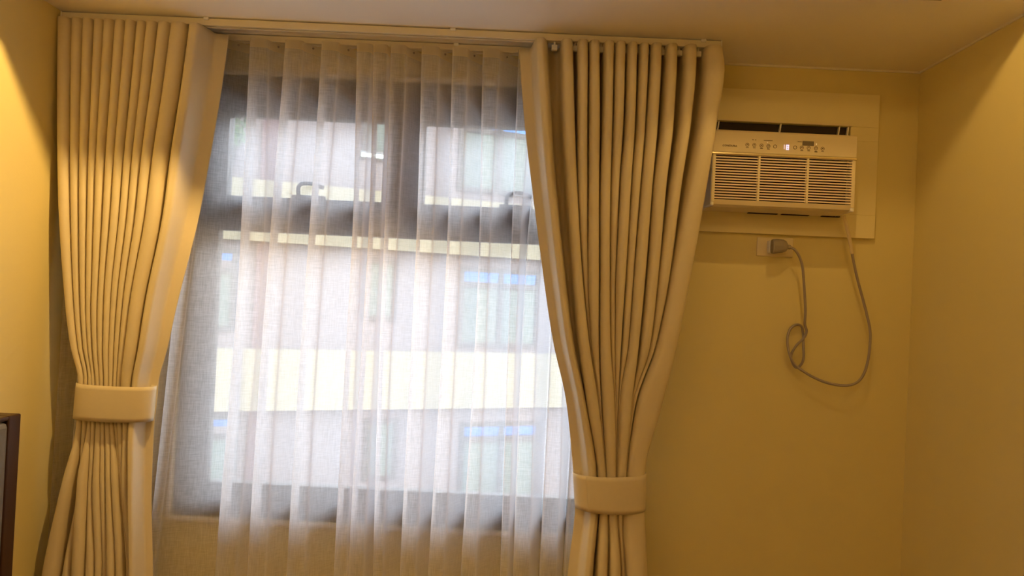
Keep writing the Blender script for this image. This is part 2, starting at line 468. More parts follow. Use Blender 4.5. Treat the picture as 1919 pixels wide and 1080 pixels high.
# ------------------------------------------------------------------ cloth
def hermite(ts, V, t):
    """cubic through rows V (arrays) at ts"""
    n = len(ts)
    if t <= ts[0]: i = 0
    elif t >= ts[-1]: i = n - 2
    else:
        i = max(k for k in range(n - 1) if ts[k] <= t)
    def slope(k):
        if k == 0: return (V[1] - V[0]) / (ts[1] - ts[0])
        if k == n - 1: return (V[-1] - V[-2]) / (ts[-1] - ts[-2])
        a = (V[k] - V[k - 1]) / (ts[k] - ts[k - 1]); b = (V[k + 1] - V[k]) / (ts[k + 1] - ts[k])
        s = np.where(a * b > 0, 2 * a * b / np.where(np.abs(a + b) > 1e-12, a + b, 1), 0.0)
        return s
    h = ts[i + 1] - ts[i]; u = (t - ts[i]) / h
    m0, m1 = slope(i) * h, slope(i + 1) * h
    return (2 * u**3 - 3 * u**2 + 1) * V[i] + (u**3 - 2 * u**2 + u) * m0 + (-2 * u**3 + 3 * u**2) * V[i + 1] + (u**3 - u**2) * m1

def voile_section(LR, Dm, a):
    """a soft saw-tooth: each fold stands forward, runs flat, then eases back to the wall and turns sharply"""
    n = len(LR); P = []
    for k in range(n):
        l, r = LR[k]; w = r - l
        g = (LR[k + 1][0] - r) if k < n - 1 else w
        h = min(1.0, 0.55 + 0.45 * w / 0.045)
        P += [(l + 0.05 * w, Dm + 0.88 * a), (l + 0.005 * w, Dm + 0.1 * a), (l, Dm - 0.75 * a * h), (l + 0.14 * w, Dm - a * h),
              (r - 0.30 * w, Dm - 0.97 * a * h), (r - 0.04 * w, Dm - 0.80 * a * h), (r + 0.02 * g, Dm - 0.45 * a * h), (r + 0.42 * g, Dm + 0.15 * a), (r + 0.88 * g, Dm + 0.80 * a)]
    return [(v.x, v.y) for v in spline([(x, y, 0) for x, y in P], 3)]

def cloth_section(LR, Dm, A, Aref, mode, curl, pull=0.0):
    """points (x, y) of one level. LR (n,2) lobe sides in metres; lobes stand towards the room (smaller y)"""
    n = len(LR); pts = []
    NA, NV = 12, 7
    for k in range(n):
        l, r = LR[k]
        w = r - l; c = (l + r) / 2; hw = w / 2
        a = A * min(1.0, max(0.12, w / Aref))
        if (mode == 'R' and k == n - 1) or (mode == 'L' and k == 0):
            seq = []
            N = 26
            for i in range(N + 1):
                t = i / N
                # sharp side near the neighbour, then a long roll that recedes to the free edge
                if t < 0.22:
                    ang = -90 + 90 * (t / 0.22); d = -a * math.cos(R(ang)) ** 0.8 if ang > -90 else 0.0
                else:
                    u = (t - 0.22) / 0.78
                    e = min(1.0, max(0.0, (u - 0.20) / 0.30)); e = e * e * (3 - 2 * e)
                    d = -a + (a + pull) * (0.80 * e + 0.20 * u)
                xx = l + w * (1 - (1 - t) ** 1.0)
                seq.append((xx, Dm + d))
            if mode == 'L':
                seq = [(l + r - p[0], p[1]) for p in seq][::-1]
            pts += seq
        else:
            for i in range(NA + 1):
                ph = -90 + 180 * i / NA
                sn = math.sin(R(ph)); pts.append((c + hw * math.copysign(abs(sn) ** 0.72, sn), Dm - a * max(0.0, math.cos(R(ph))) ** 0.62))
        if k < n - 1:
            l2 = LR[k + 1][0]
            g = max(l2 - r, 0.0008); m_ = (l2 + r) / 2
            w2 = LR[k + 1][1] - l2
            av = A * min(1.0, max(0.12, 0.5 * (w + w2) / Aref))
            e_ = curl * min(w, w2)
            for i in range(1, NV + 1):
                ps = math.pi * i / (NV + 1)
                pts.append((m_ - (g / 2 + e_ * math.sin(ps)) * math.cos(ps), Dm + av * math.sin(ps) ** 0.6))
    return pts

def cloth(name, rows, Dref, m, parent, ztop, zbot, mode=None, curl=0.3, nz=90, Aref=0.03, wobble=0.0, thick=0.0, pull=(0.07, 0.02), seed=1, kinks=True):
    """rows: (py, lobes in pixels, D, A). Levels are heights in the room."""
    rnd = random.Random(seed)
    midpx = np.mean([np.mean(q) for q in rows[0][1]])
    zs, data = [], []
    for (py, lobes, D, A) in rows:
        z = at(np.mean([np.mean(q) for q in lobes]), py, Dref).z
        xs_ = []
        for (l, r) in lobes:
            # pixel row leans with the roll: find the pixel height of this level at each side
            for q in (l, r):
                v = at(q, py, Dref)
                py2 = py + (v.z - z) * F / Dref
                xs_.append(at(q, py2, Dref).x)
        zs.append(-z); data.append(np.array(xs_ + [D, A]))
    phs = [rnd.uniform(0, 6.28) for _ in range(len(rows[0][1]) * 2)]
    V, NP = [], None
    for j in range(nz + 1):
        z = ztop + (zbot - ztop) * (j / nz)
        q = hermite(zs, data, -z)
        LR = q[:-2].reshape(-1, 2).copy()
        if wobble:
            for k in range(len(LR)):
                s = wobble * math.sin(z * (3.1 + 0.9 * math.sin(k * 2.1)) + phs[k])
                LR[k] += s
        for k in range(len(LR)):                      # keep order
            if LR[k][1] < LR[k][0] + 0.0008: LR[k][1] = LR[k][0] + 0.0008
            if k and LR[k][0] < LR[k - 1][1] + 0.0004: LR[k][0] = LR[k - 1][1] + 0.0004; LR[k][1] = max(LR[k][1], LR[k][0] + 0.0008)
        f = min(1.0, max(0.0, (ztop - z) / 0.9))
        pl = pull[0] * (1 - f) + pull[1] * f
        S = voile_section(LR, q[-2], q[-1]) if mode == 'V' else cloth_section(LR, q[-2], q[-1], Aref, mode, curl, pl)
        NP = len(S)
        V += [(x, y, z) for x, y in S]
    Fc = []
    for j in range(nz):
        for i in range(NP - 1):
            a = j * NP + i
            Fc.append((a, a + NP, a + NP + 1, a + 1))
    o = obj(name, (V, [], Fc), m, parent, smooth=True)
    if thick:
        s = o.modifiers.new('cloth thickness', 'SOLIDIFY'); s.thickness = thick; s.offset = 0
    return o, NP, V

DC = 2.205
def from_bounds(b, g=0.8):
    return [(b[i] + g, b[i + 1] - g) for i in range(len(b) - 1)]
TOPB = [117, 144, 165, 185, 204, 224, 244, 264, 283, 304, 327, 357, 416]
WAIST = [149, 159, 166, 173, 180, 188, 196, 205, 213, 221, 231, 249, 289]
def lb(b0, b11, b12, f):
    """inner folds slide evenly from their spacing at the rail to that at the tieback"""
    o_ = [b0]
    for k in range(1, 11):
        ft = (TOPB[k] - TOPB[0]) / (TOPB[11] - TOPB[0]); fw_ = (WAIST[k] - WAIST[0]) / (WAIST[11] - WAIST[0])
        o_.append(b0 + (b11 - b0) * (ft * (1 - f) + fw_ * f))
    return from_bounds(o_ + [b11, b12])
Lrows = [
    (40, from_bounds(TOPB), DC, 0.040),
    (160, lb(116, 341, 401, 0.1), DC, 0.040),
    (290, lb(117, 321, 381, 0.25), DC, 0.040),
    (400, lb(119, 307, 362, 0.42), DC, 0.038),
    (560, lb(127, 275, 325, 0.7), DC, 0.034),
    (650, lb(136, 261, 306, 0.87), DC, 0.031),
    (716, from_bounds(WAIST), DC, 0.026),
    (755, from_bounds([148, 155, 164, 172, 180, 187, 195, 204, 213, 222, 232, 246, 286]), DC, 0.024),
    (795, from_bounds([146, 156, 165, 173, 181, 190, 198, 207, 215, 222, 232, 243, 281]), DC, 0.027),
    (900, [(126, 143), (149, 151), (152, 168), (170, 178), (179, 191), (192, 201), (202, 212), (213, 224), (225, 227), (228, 231), (232, 243), (246, 276)], DC, 0.036),
    (1080, [(88, 115), (124, 138), (143, 165), (168, 183), (184, 196), (197, 206), (207, 222), (223, 236), (238, 240), (241, 243), (244, 247), (250, 278)], DC, 0.040),
    (1590, [(20, 62), (80, 105), (112, 140), (144, 162), (164, 180), (182, 196), (198, 214), (215, 228), (230, 236), (238, 244), (246, 252), (256, 284)], DC, 0.045),
]
def tiny(full, spans):
    """twelve lobes: those named in spans visible, the others pinched between them"""
    out = []
    for k in range(12):
        if k in spans: out.append(spans[k])
        else: out.append(None)
    i = 0
    while i < 12:
        if out[i] is None:
            j = i
            while out[j] is None: j += 1
            a, b = out[i - 1][1], out[j][0]
            n = j - i; w = (b - a) / (2 * n + 1)
            for q in range(n):
                out[i + q] = (a + w * (2 * q + 1), a + w * (2 * q + 2))
            i = j
        else: i += 1
    return out
Rrows = [
    (86, [(973, 1027), (1050, 1072), (1082, 1101), (1103, 1122), (1130, 1149), (1152, 1171), (1174, 1192), (1197, 1214), (1218, 1238), (1246, 1267), (1279, 1302), (1317, 1350)], DC + 0.01, 0.055),
    (125, [(976, 1028), (1051, 1073), (1082, 1101), (1103, 1122), (1130, 1148), (1151, 1170), (1173, 1191), (1196, 1213), (1217, 1237), (1245, 1266), (1278, 1301), (1316, 1355)], DC + 0.01, 0.055),
    (230, [(984, 1034), (1054, 1076), (1082, 1100), (1103, 1123), (1128, 1146), (1149, 1167), (1170, 1188), (1192, 1208), (1210, 1231), (1238, 1260), (1269, 1291), (1305, 1340)], DC + 0.01, 0.055),
    (345, [(997, 1042), (1061, 1081), (1082, 1100), (1102, 1122), (1124, 1143), (1144, 1160), (1161, 1181), (1182, 1199), (1200, 1221), (1223, 1247), (1253, 1274), (1285, 1322)], DC + 0.01, 0.053),
    (490, [(1015, 1056), (1072, 1089), (1090, 1101), (1102, 1122), (1124, 1142), (1143, 1154), (1155, 1173), (1174, 1188), (1189, 1210), (1213, 1234), (1235, 1256), (1259, 1297)], DC + 0.008, 0.048),
    (640, [(1036, 1074), (1084, 1103), (1104, 1107), (1108, 1122), (1124, 1143), (1144, 1152), (1153, 1164), (1166, 1177), (1178, 1196), (1199, 1217), (1219, 1229), (1231, 1268)], DC + 0.004, 0.042),
    (760, tiny(12, {0: (1062, 1098), 1: (1100, 1121), 3: (1124, 1127), 4: (1129, 1151), 6: (1155, 1158), 8: (1161, 1182), 10: (1186, 1190), 11: (1193, 1238)}), DC, 0.031),
    (888, tiny(12, {0: (1075, 1118), 1: (1120, 1134), 4: (1136, 1153), 8: (1156, 1172), 11: (1175, 1207)}), DC, 0.026),
    (925, tiny(12, {0: (1078, 1119), 1: (1121, 1135), 4: (1137, 1154), 8: (1157, 1171), 11: (1173, 1206)}), DC, 0.024),
    (962, tiny(12, {0: (1079, 1121), 1: (1123, 1138), 4: (1140, 1155), 8: (1157, 1166), 11: (1168, 1207)}), DC, 0.027),
    (1080, tiny(12, {0: (1066, 1111), 1: (1116, 1136), 4: (1140, 1161), 8: (1164, 1170), 11: (1173, 1212)}), DC + 0.004, 0.042),
    (1590, tiny(12, {0: (1020, 1085), 1: (1092, 1112), 4: (1118, 1146), 8: (1152, 1168), 11: (1174, 1225)}), DC, 0.045),
]
ctop = at(300, 41, DC - 0.03).z
ctop = ZC - 0.026
lc = thing('curtain', 'heavy beige curtain beside the headboard wall, tied back narrow', 'curtain', (at(215, 760, DC).x, DC, 0), 'heavy beige blackout curtains')
o, NPc, Vc = cloth('curtain_cloth', Lrows, DC, 'curtain_fabric', lc, ctop, 0.02, mode='R', curl=0.30, nz=110, Aref=0.030, thick=0.0016, pull=(0.060, 0.030), wobble=0.0007)
rc = thing('curtain', 'heavy beige curtain between the window and the air conditioner, tied back low', 'curtain', (at(1140, 900, DC).x, DC, 0), 'heavy beige blackout curtains')
o2, NPr, Vr = cloth('curtain_cloth', Rrows, DC, 'curtain_fabric', rc, ctop, 0.02, mode='L', curl=0.10, nz=110, Aref=0.030, thick=0.0016, pull=(0.060, 0.030), seed=5, wobble=0.0007)
# white gliders where the heavy curtains hang from the rail
def gliders(t, pxs, py):
    for q in pxs:
        x = at(q, py, DC).x
        bm = bmesh.new()
        box(bm, (x - 0.009, DC - 0.002, ctop - 0.022), (x + 0.009, DC + 0.010, ctop - 0.006))
        box(bm, (x - 0.003, DC + 0.001, ctop - 0.008), (x + 0.003, DC + 0.004, ctop + 0.006))
        obj('curtain_glider', bm, 'clip_white', t, bevel=0.001)
gliders(rc, [1039, 1077, 1126, 1150, 1173, 1195, 1216, 1242, 1273, 1309], 92)
gliders(lc, [145, 185, 224, 264, 304, 342], 44)

# tiebacks: a broad band of the same cloth around the gathered curtain
def tieback(label, tl, tr, bl, br, sag_t, sag_b, lay):
    """pixel corners of the band; closed ring around the bundle"""
    c = at((tl[0] + tr[0]) / 2, (tl[1] + bl[1]) / 2, DC)
    NS, NH = 48, 8
    V, Fc = [], []
    dep = 0.036
    for j in range(NH + 1):
        v = j / NH
        for i in range(NS):
            th = 2 * math.pi * i / NS
            # superellipse: x across, y depth
            cx_, sy_ = math.cos(th), math.sin(th)
            ex = math.copysign(abs(cx_) ** 0.55, cx_); ey = math.copysign(abs(sy_) ** 0.8, sy_)
            u = (ex + 1) / 2
            top = Vector(tl).lerp(Vector(tr), u); bot = Vector(bl).lerp(Vector(br), u)
            top.y += sag_t * (1 - (2 * u - 1) ** 2); bot.y += sag_b * (1 - (2 * u - 1) ** 2)
            p = top.lerp(bot, v)
            w = at(p.x, p.y, DC)
            bulge = 1 + 0.035 * math.sin(math.pi * v) + 0.03 * math.sin(3 * th + 2 * v)
            V.append((w.x, DC - ey * dep * bulge * (0.9 if ey > 0 else 0.9) , w.z))
    for j in range(NH):
        for i in range(NS):
            i2 = (i + 1) % NS
            Fc.append((j * NS + i, j * NS + i2, (j + 1) * NS + i2, (j + 1) * NS + i))
    t = obj('curtain_tieback', (V, [], Fc), 'curtain_fabric', None, smooth=True)
    s = t.modifiers.new('cloth thickness', 'SOLIDIFY'); s.thickness = 0.003; s.offset = 1
    tag(t, label, 'tieback', 'beige cloth tiebacks')
    # stitched hems along both edges
    for v in (0.06, 0.94):
        j = v * NH
        pts = []
        for i in range(NS + 1):
            k = i % NS
            a = Vector(V[int(j) * NS + k]); b = Vector(V[(int(j) + 1) * NS + k]); p = a.lerp(b, j - int(j))
            q = Vector((p.x - c.x, p.y - DC, 0)); q.normalize()
            pts.append(p + q * 0.0022)
        hm = obj('hem', tube(pts, 0.0009, 5), 'curtain_fabric', t, smooth=True)
    # the end of the band lies over its start and is fastened there
    if lay:
        xl, xr = V[NS // 2][0], V[0][0]
        ks = [k for k in range(0, NS // 2 + 1) if (V[k][0] - xl) / (xr - xl) > lay]
        V2 = [(V[j_ * NS + k][0], V[j_ * NS + k][1] - 0.0045, V[j_ * NS + k][2]) for j_ in range(NH + 1) for k in ks]
        n_ = len(ks)
        F2 = [(j_ * n_ + k, j_ * n_ + k + 1, (j_ + 1) * n_ + k + 1, (j_ + 1) * n_ + k) for j_ in range(NH) for k in range(n_ - 1)]
        fl = obj('band_end', (V2, [], F2), 'curtain_fabric', t, smooth=True)
        so = fl.modifiers.new('cloth thickness', 'SOLIDIFY'); so.thickness = 0.0028; so.offset = 0
    return t
tieback('beige cloth tieback around the curtain by the headboard wall', (147, 717), (290, 724), (141, 783), (284, 789), 1.5, 2, 0)
tieback('beige cloth tieback around the curtain next to the air conditioner', (1075, 885), (1209, 886), (1079, 950), (1208, 955), 5, 6, 0.14)

# ------------------------------------------------------------------ the sheer
YS = 2.333
def lobe_rows():
    A = {}
    # lobe: [(l, r) at y80, (l, r) at y480, (l, r) at y1080]
    T = [
        ((205, 228), (128, 158), (78, 120)),
        ((246, 270), (178, 210), (140, 170)),
        ((290, 318), (232, 262), (188, 225)),
        ((338, 366), (292, 325), (240, 275)),
        ((392, 432), (350, 375), (288, 304)),
        ((478, 512), (460, 502), (415, 452)),
        ((541, 575), (513, 545), (474, 506)),
        ((608, 641), (584, 614), (545, 578)),
        ((673, 701), (664, 682), (633, 657)),
        ((704, 730), (692, 716), (660, 688)),
        ((736, 766), (722, 746), (704, 722)),
        ((792, 825), (781, 811), (755, 784)),
        ((850, 880), (840, 865), (803, 832)),
        ((907, 940), (898, 918), (865, 893)),
        ((972, 1002), (956, 972), (938, 953)),
        ((1030, 1060), (985, 1012), (961, 992)),
        ((1090, 1120), (1040, 1062), (1008, 1040)),
        ((1150, 1180), (1090, 1120), (1052, 1085)),
    ]
    rows = []
    for i, py in enumerate((80, 480, 1080)):
        rows.append((py, [q[i] for q in T], YS - (0, 0.008, 0.018)[i], (0.046, 0.042, 0.048)[i]))
    mid = [((a[0] + b[0]) / 2 , (a[1] + b[1]) / 2 ) for a, b in zip([q[0] for q in T], [q[1] for q in T])]
    far = [(q[2][0] - 0.85 * (q[1][0] - q[2][0]) * 0.8, q[2][1] - 0.85 * (q[1][1] - q[2][1]) * 0.8) for q in T]
    rows.append((1560, far, YS - 0.020, 0.048))
    return rows
srows = lobe_rows()
stop_ = ZC - 0.024
st = thing('sheer_curtain', 'white see-through voile curtain hanging in folds across the window', 'sheer curtain', (at(650, 500, YS).x, YS, 0))
HT = 0.028
cloth('sheer_cloth', srows, YS, 'voile', st, stop_ - HT, 0.02, mode='V', nz=90, Aref=0.035, wobble=0.0025, seed=3)
tp, NPt, Vt = cloth('header_tape', srows, YS, 'voile_tape', st, stop_, stop_ - HT, mode='V', nz=3, Aref=0.035, wobble=0.0025, seed=3)
# snap studs where the folds turn back towards the wall
rowmid = Vt[NPt:2 * NPt]
per = 27
for k in range(4, 15):
    i = k * per + 20
    if i + 1 >= NPt: break
    p = Vector(rowmid[i]); q = Vector(rowmid[i + 1]); t_ = (q - p).normalized(); n_ = Vector((t_.y, -t_.x, 0))
    if n_.y > 0: n_ = -n_
    c_ = p.lerp(q, 0.5)
    rot = n_.to_track_quat('Z', 'Y').to_matrix().to_4x4()
    bm = bmesh.new()
    bmesh.ops.create_cone(bm, cap_ends=True, segments=12, radius1=0.0036, radius2=0.0026, depth=0.003, matrix=Matrix.Translation(c_ + n_ * 0.0015) @ rot)
    obj('snap_stud', bm, 'cord_grey', st)

# ------------------------------------------------------------------ air conditioner and its board surround
YA = 2.382                                              # room face of the board
b0 = at(1292, 162, YA); b1 = at(1648, 178, YA); b2 = at(1641, 448, YA)
bx0, bx1, bz1, bz0 = b0.x, (b1.x + b2.x) / 2 , b1.z, b2.z
YP = 2.245                                              # face of the unit
a0 = at(1335, 285, YP).x; a1 = at(1605, 300, YP).x
az1 = at(1470, 247.5, YP).z; az0 = at(1470, 391.5, YP).z
hx0, hx1 = a0 + 0.012, a1 - 0.012
hz0, hz1 = az0 + 0.01, at(1470, 232, YA).z
hx2 = at(1594, 250, YA).x; zsp = at(1600, 264, YA).z
br = thing('mounting_board', 'cream painted wooden board surround fixed to the wall around the air conditioner', 'board', (bx0, YW, bz0))
bm = bmesh.new()
for q in ((bx0, bx1, hz1, bz1), (bx0, bx1, bz0, hz0), (bx0, hx0, hz0, hz1), (hx1, bx1, hz0, zsp), (hx2, bx1, zsp, hz1)):
    one_box('board_panel', (q[0], YA, q[2]), (q[1], YW - 0.0005, q[3]), 'board_paint', br, 0.0012)
ac = thing('air_conditioner', 'cream window air conditioner with slatted grille, lit number 18 and touch buttons', 'air conditioner', ((a0 + a1) / 2, YP, az0))
# casing behind the front
gz_t = at(1470, 292.5, YP).z                             # lower edge of the control panel
def front_z(py): return at(1470, py, YP).z
bm = bmesh.new()
box(bm, (hx0 + 0.002, YP + 0.075, hz0 + 0.004), (hx1 - 0.002, YA + 0.010, az1 - 0.004))
obj('casing', bm, 'plastic_side', ac)
# sides, bottom lip and right/left stiles of the front: a tray open to the room
fr_ = 0.011
for q in (a0, a1 - fr_):
    one_box('side_cheek', (q, YP, az0), (q + fr_, YA - 0.001, gz_t), 'plastic_side', ac, 0.004)
gb = at(1470, 379, YP).z
bm = bmesh.new()
prism(bm, [(YP, gb), (YP, az0 + 0.020), (YP + 0.006, az0 + 0.006), (YP + 0.020, az0), (YA - 0.001, az0), (YA - 0.001, az0 + 0.004), (YP + 0.07, gb)], 0, a0 + fr_, a1 - fr_)
obj('bottom_lip', bm, 'plastic_white', ac, bevel=0.002)
one_box('stile', (a0 + 0.002, YP - 0.001, az0 + 0.012), (a0 + fr_ + 0.001, YP + 0.012, gz_t), 'plastic_white', ac, 0.002)
one_box('stile', (a1 - fr_ - 0.001, YP - 0.001, az0 + 0.012), (a1 - 0.001, YP + 0.012, gz_t), 'plastic_white', ac, 0.002)
# control panel
bm = bmesh.new()
prism(bm, [(YP - 0.002, gz_t + 0.004), (YP - 0.002, az1 - 0.006), (YP + 0.004, az1), (YP + 0.085, az1), (YP + 0.085, gz_t + 0.004)], 0, a0, a1)
obj('control_panel', bm, 'plastic_white', ac, bevel=0.002)
one_box('chrome_strip', (a0 - 0.002, YP - 0.0045, gz_t - 0.003), (a1 + 0.0005, YP + 0.02, gz_t + 0.004), 'chrome_strip', ac, 0.0015)
one_box('grille_back', (a0 + fr_, YP + 0.040, gb), (a1 - fr_, YP + 0.044, gz_t), 'dark_inside', ac)
NSL = 17
pitch = (gz_t - gb) / NSL
for k in range(NSL):
    z = gb + (k + 0.62) * pitch
    bm = bmesh.new()
    prism(bm, [(YP + 0.001, z - 0.0020), (YP + 0.001, z + 0.0024), (YP + 0.010, z + 0.0034), (YP + 0.010, z + 0.0004)], 0, a0 + fr_, a1 - fr_)
    obj('slat', bm, 'slat_white', ac)
for q in (1421.5, 1513):
    x = at(q, 345, YP).x
    one_box('grille_rib', (x - 0.0035, YP - 0.001, gb), (x + 0.0035, YP + 0.012, gz_t - 0.003), 'plastic_white', ac, 0.001)
# upper air outlet above the control panel
oz0, oz1 = az1, at(1470, 229, YA - 0.03).z
YO = YA - 0.065
one_box('outlet_back', (hx0 + 0.001, YA + 0.012, zsp + 0.001), (hx2 - 0.001, YA + 0.016, hz1 - 0.001), 'dark_inside', ac)
one_box('outlet_rim', (hx0 - 0.002, YA - 0.006, hz1 + 0.0005), (hx2 + 0.003, YA - 0.0002, hz1 + 0.005), 'plastic_white', ac, 0.001)
for q in (1344.5, 1461, 1571, 1588):
    x = at(q, 238, YA).x
    bm = bmesh.new()
    prism(bm, [(x - 0.003, zsp + 0.001), (x + 0.001, zsp + 0.001), (x + 0.006, hz1 - 0.001), (x + 0.003, hz1 - 0.001)], 1, YA - 0.001, YA + 0.011)
    obj('vane', bm, 'plastic_side', ac)
# thin dark drain slots under the body
for (q0, q1) in ((1402, 1457), (1465, 1516), (1540, 1574)):
    v0 = at(q0, 397, YA - 0.012); v1 = at(q1, 397, YA - 0.012)
    one_box('drain_slot', (v0.x, YA - 0.016, az0 - 0.0022), (v1.x, YA - 0.003, az0 + 0.0005), 'dark_inside', ac)

def ppx(px, py): return at(px, py, YP - 0.002)
def text_mesh(s, size, loc, m, parent, name='lettering', depth=0.0008, spacing=1.0):
    cu = bpy.data.curves.new(name, 'FONT'); cu.body = s; cu.size = size; cu.align_x = 'CENTER'; cu.align_y = 'CENTER'
    cu.extrude = depth; cu.resolution_u = 3; cu.space_character = spacing
    tmp = bpy.data.objects.new(name, cu); COL.objects.link(tmp)
    dg = bpy.context.evaluated_depsgraph_get()
    me = bpy.data.meshes.new_from_object(tmp.evaluated_get(dg))
    COL.objects.unlink(tmp); bpy.data.objects.remove(tmp)
    me.transform(Matrix.Translation(loc) @ Matrix.Rotation(R(90), 4, 'X'))
    me.materials.clear(); me.materials.append(MATS[m])
    o = bpy.data.objects.new(name, me); COL.objects.link(o)
    o.parent = parent; o.matrix_parent_inverse = Matrix.Translation(-parent.location)
    return o
yt = YP - 0.0024
def panel_pt(px, py):
    v = ppx(px, py); return Vector((v.x, yt, v.z))
text_mesh('CONDURA', 0.0080, panel_pt(1367.5, 273.3), 'print_brown', ac, 'brand_lettering', spacing=1.15)
def ring(px, py, r, name='touch_button'):
    c = panel_pt(px, py)
    n = 20; V, Fc = [], []
    for i in range(n):
        a = 2 * math.pi * i / n
        for rr in (r, r * 0.78):
            for yy in (-0.0003, 0.0006):
                V.append((c.x + rr * math.cos(a), c.y + yy, c.z + rr * math.sin(a)))
    for i in range(n):
        a = i * 4; b = ((i + 1) % n) * 4
        Fc += [(a, b, b + 2, a + 2), (a, a + 1, b + 1, b), (a + 2, b + 2, b + 3, a + 3)]
    return obj(name, (V, [], Fc), 'print_brown', ac)
def tick(px, py, w, h=0.0016, m='print_brown', name='printed_mark'):
    c = panel_pt(px, py)
    return one_box(name, (c.x - w / 2, c.y - 0.0003, c.z - h / 2), (c.x + w / 2, c.y + 0.0005, c.z + h / 2), m, ac)
for (x, y, lab) in ((1400.5, 271.5, 1), (1413.5, 272, 1), (1427, 273, 1), (1440, 274, 1), (1452.5, 274.8, 0), (1490, 276.5, 0), (1502.5, 277, 1), (1515.5, 277.5, 1), (1529, 278, 1), (1541.5, 279, 1)):
    ring(x, y, 0.0056)
    if lab:
        tick(x, y + 5.3, 0.0080)
        tick(x, y - 0.3, 0.0040, 0.0022)
tick(1411, 262, 0.0035); tick(1416, 262.3, 0.0035); tick(1439.5, 263.5, 0.027); tick(1499, 266, 0.014)
tick(1529, 286.5 - 1.5, 0.009)
tick(1438.3, 267, 0.003, 0.003, 'led_amber', 'indicator'); tick(1530, 270.3, 0.003, 0.003, 'led_amber', 'indicator')
c = panel_pt(1514.5, 269)
one_box('sensor_window', (c.x - 0.0175, c.y - 0.0008, c.z - 0.0070), (c.x + 0.0175, c.y + 0.001, c.z + 0.0070), 'sticker_grey', ac, 0.001)
# the number 18 in seven-segment strokes
def seg_digit(px, py, on, m, w=0.0078, h=0.0150, t=0.0026):
    c = panel_pt(px, py); x0, x1 = c.x - w / 2, c.x + w / 2; zt, zm, zb = c.z + h / 2, c.z, c.z - h / 2
    S = {'a': (x0, x1, zt - t, zt), 'g': (x0, x1, zm - t / 2, zm + t / 2), 'd': (x0, x1, zb, zb + t), 'f': (x0, x0 + t, zm, zt), 'b': (x1 - t, x1, zm, zt), 'e': (x0, x0 + t, zb, zm), 'c': (x1 - t, x1, zb, zm)}
    bm = bmesh.new()
    for s in on:
        q = S[s]; box(bm, (q[0], c.y - 0.0006, q[2]), (q[1], c.y + 0.0004, q[3]))
    return obj('display_digit', bm, m, ac)
seg_digit(1469.8, 275.5, 'bc', 'led_dim', w=0.0022, h=0.0135)
seg_digit(1475.8, 276.3, 'abcdefg', 'led_white')

# ------------------------------------------------------------------ wall socket, adapter and cord
s0 = at(1418.5, 463, YW - 0.006); s1 = at(1486.5, 463, YW - 0.006); sc_ = at(1452, 463.5, YW - 0.006)
sk = thing('wall_socket', 'cream wall socket plate beneath the air conditioner board', 'socket', (sc_.x, YW, sc_.z))
hh = 0.0310
bm = bmesh.new()
box(bm, (s0.x, YW - 0.008, sc_.z - hh), (s1.x, YW, sc_.z + hh))
obj('socket_plate', bm, 'socket_plate', sk, bevel=0.003)
v = at(1462, 463, YW - 0.01)
one_box('socket_face', (v.x - 0.033, YW - 0.0105, sc_.z - 0.022), (v.x + 0.020, YW - 0.0078, sc_.z + 0.022), 'socket_plate', sk, 0.002)
ad = thing('plug_adapter', 'small white adapter pushed into the wall socket', 'adapter', (v.x, YW, v.z))
w0 = at(1440.5, 462, YW - 0.03); w1 = at(1455, 463, YW - 0.03)
bm = bmesh.new(); box(bm, (w0.x, YW - 0.036, sc_.z - 0.021), (w1.x + 0.008, YW - 0.0106, sc_.z + 0.019))
obj('adapter_body', bm, 'socket_white', ad, bevel=0.004)
cord = thing('power_cord', 'grey power cord looped in a loose knot from the socket up to the air conditioner', 'power cord', (at(1550, 640, YW).x, YW, at(1550, 640, YW).z))
# plug: tapering moulded body lying sideways
NSEG = 16
stations = [(1446.5, 462, 0.0225, 0.014), (1449, 462, 0.0235, 0.016), (1456, 461.5, 0.0235, 0.017), (1466, 461.5, 0.0215, 0.016), (1472, 462, 0.017, 0.013), (1474.5, 462.5, 0.011, 0.010), (1476, 463, 0.0075, 0.0075), (1481, 463.6, 0.0070, 0.007), (1481.5, 463.7, 0.0045, 0.0045)]
V, Fc = [], []
for (px, py, hz_, hy_) in stations:
    c = at(px, py, YW - 0.052)
    for k in range(NSEG):
        a = 2 * math.pi * k / NSEG
        ca, sa = math.cos(a), math.sin(a)
        V.append((c.x, c.y + hy_ * math.copysign(abs(ca) ** 0.6, ca), c.z + hz_ * math.copysign(abs(sa) ** 0.6, sa)))
for i in range(len(stations) - 1):
    for k in range(NSEG):
        k2 = (k + 1) % NSEG
        Fc.append((i * NSEG + k, i * NSEG + k2, (i + 1) * NSEG + k2, (i + 1) * NSEG + k))
Fc.append(tuple(range(NSEG))[::-1]); Fc.append(tuple(range((len(stations) - 1) * NSEG, len(stations) * NSEG)))
obj('plug', (V, [], Fc), 'plug_grey', cord, smooth=False, bevel=0.001)
def cpt(cx, cy, off):     # crop coordinates of the cord study, 2.843 per pixel
    return at(1400 + cx / 2.843, 400 + cy / 2.843, YW - off)
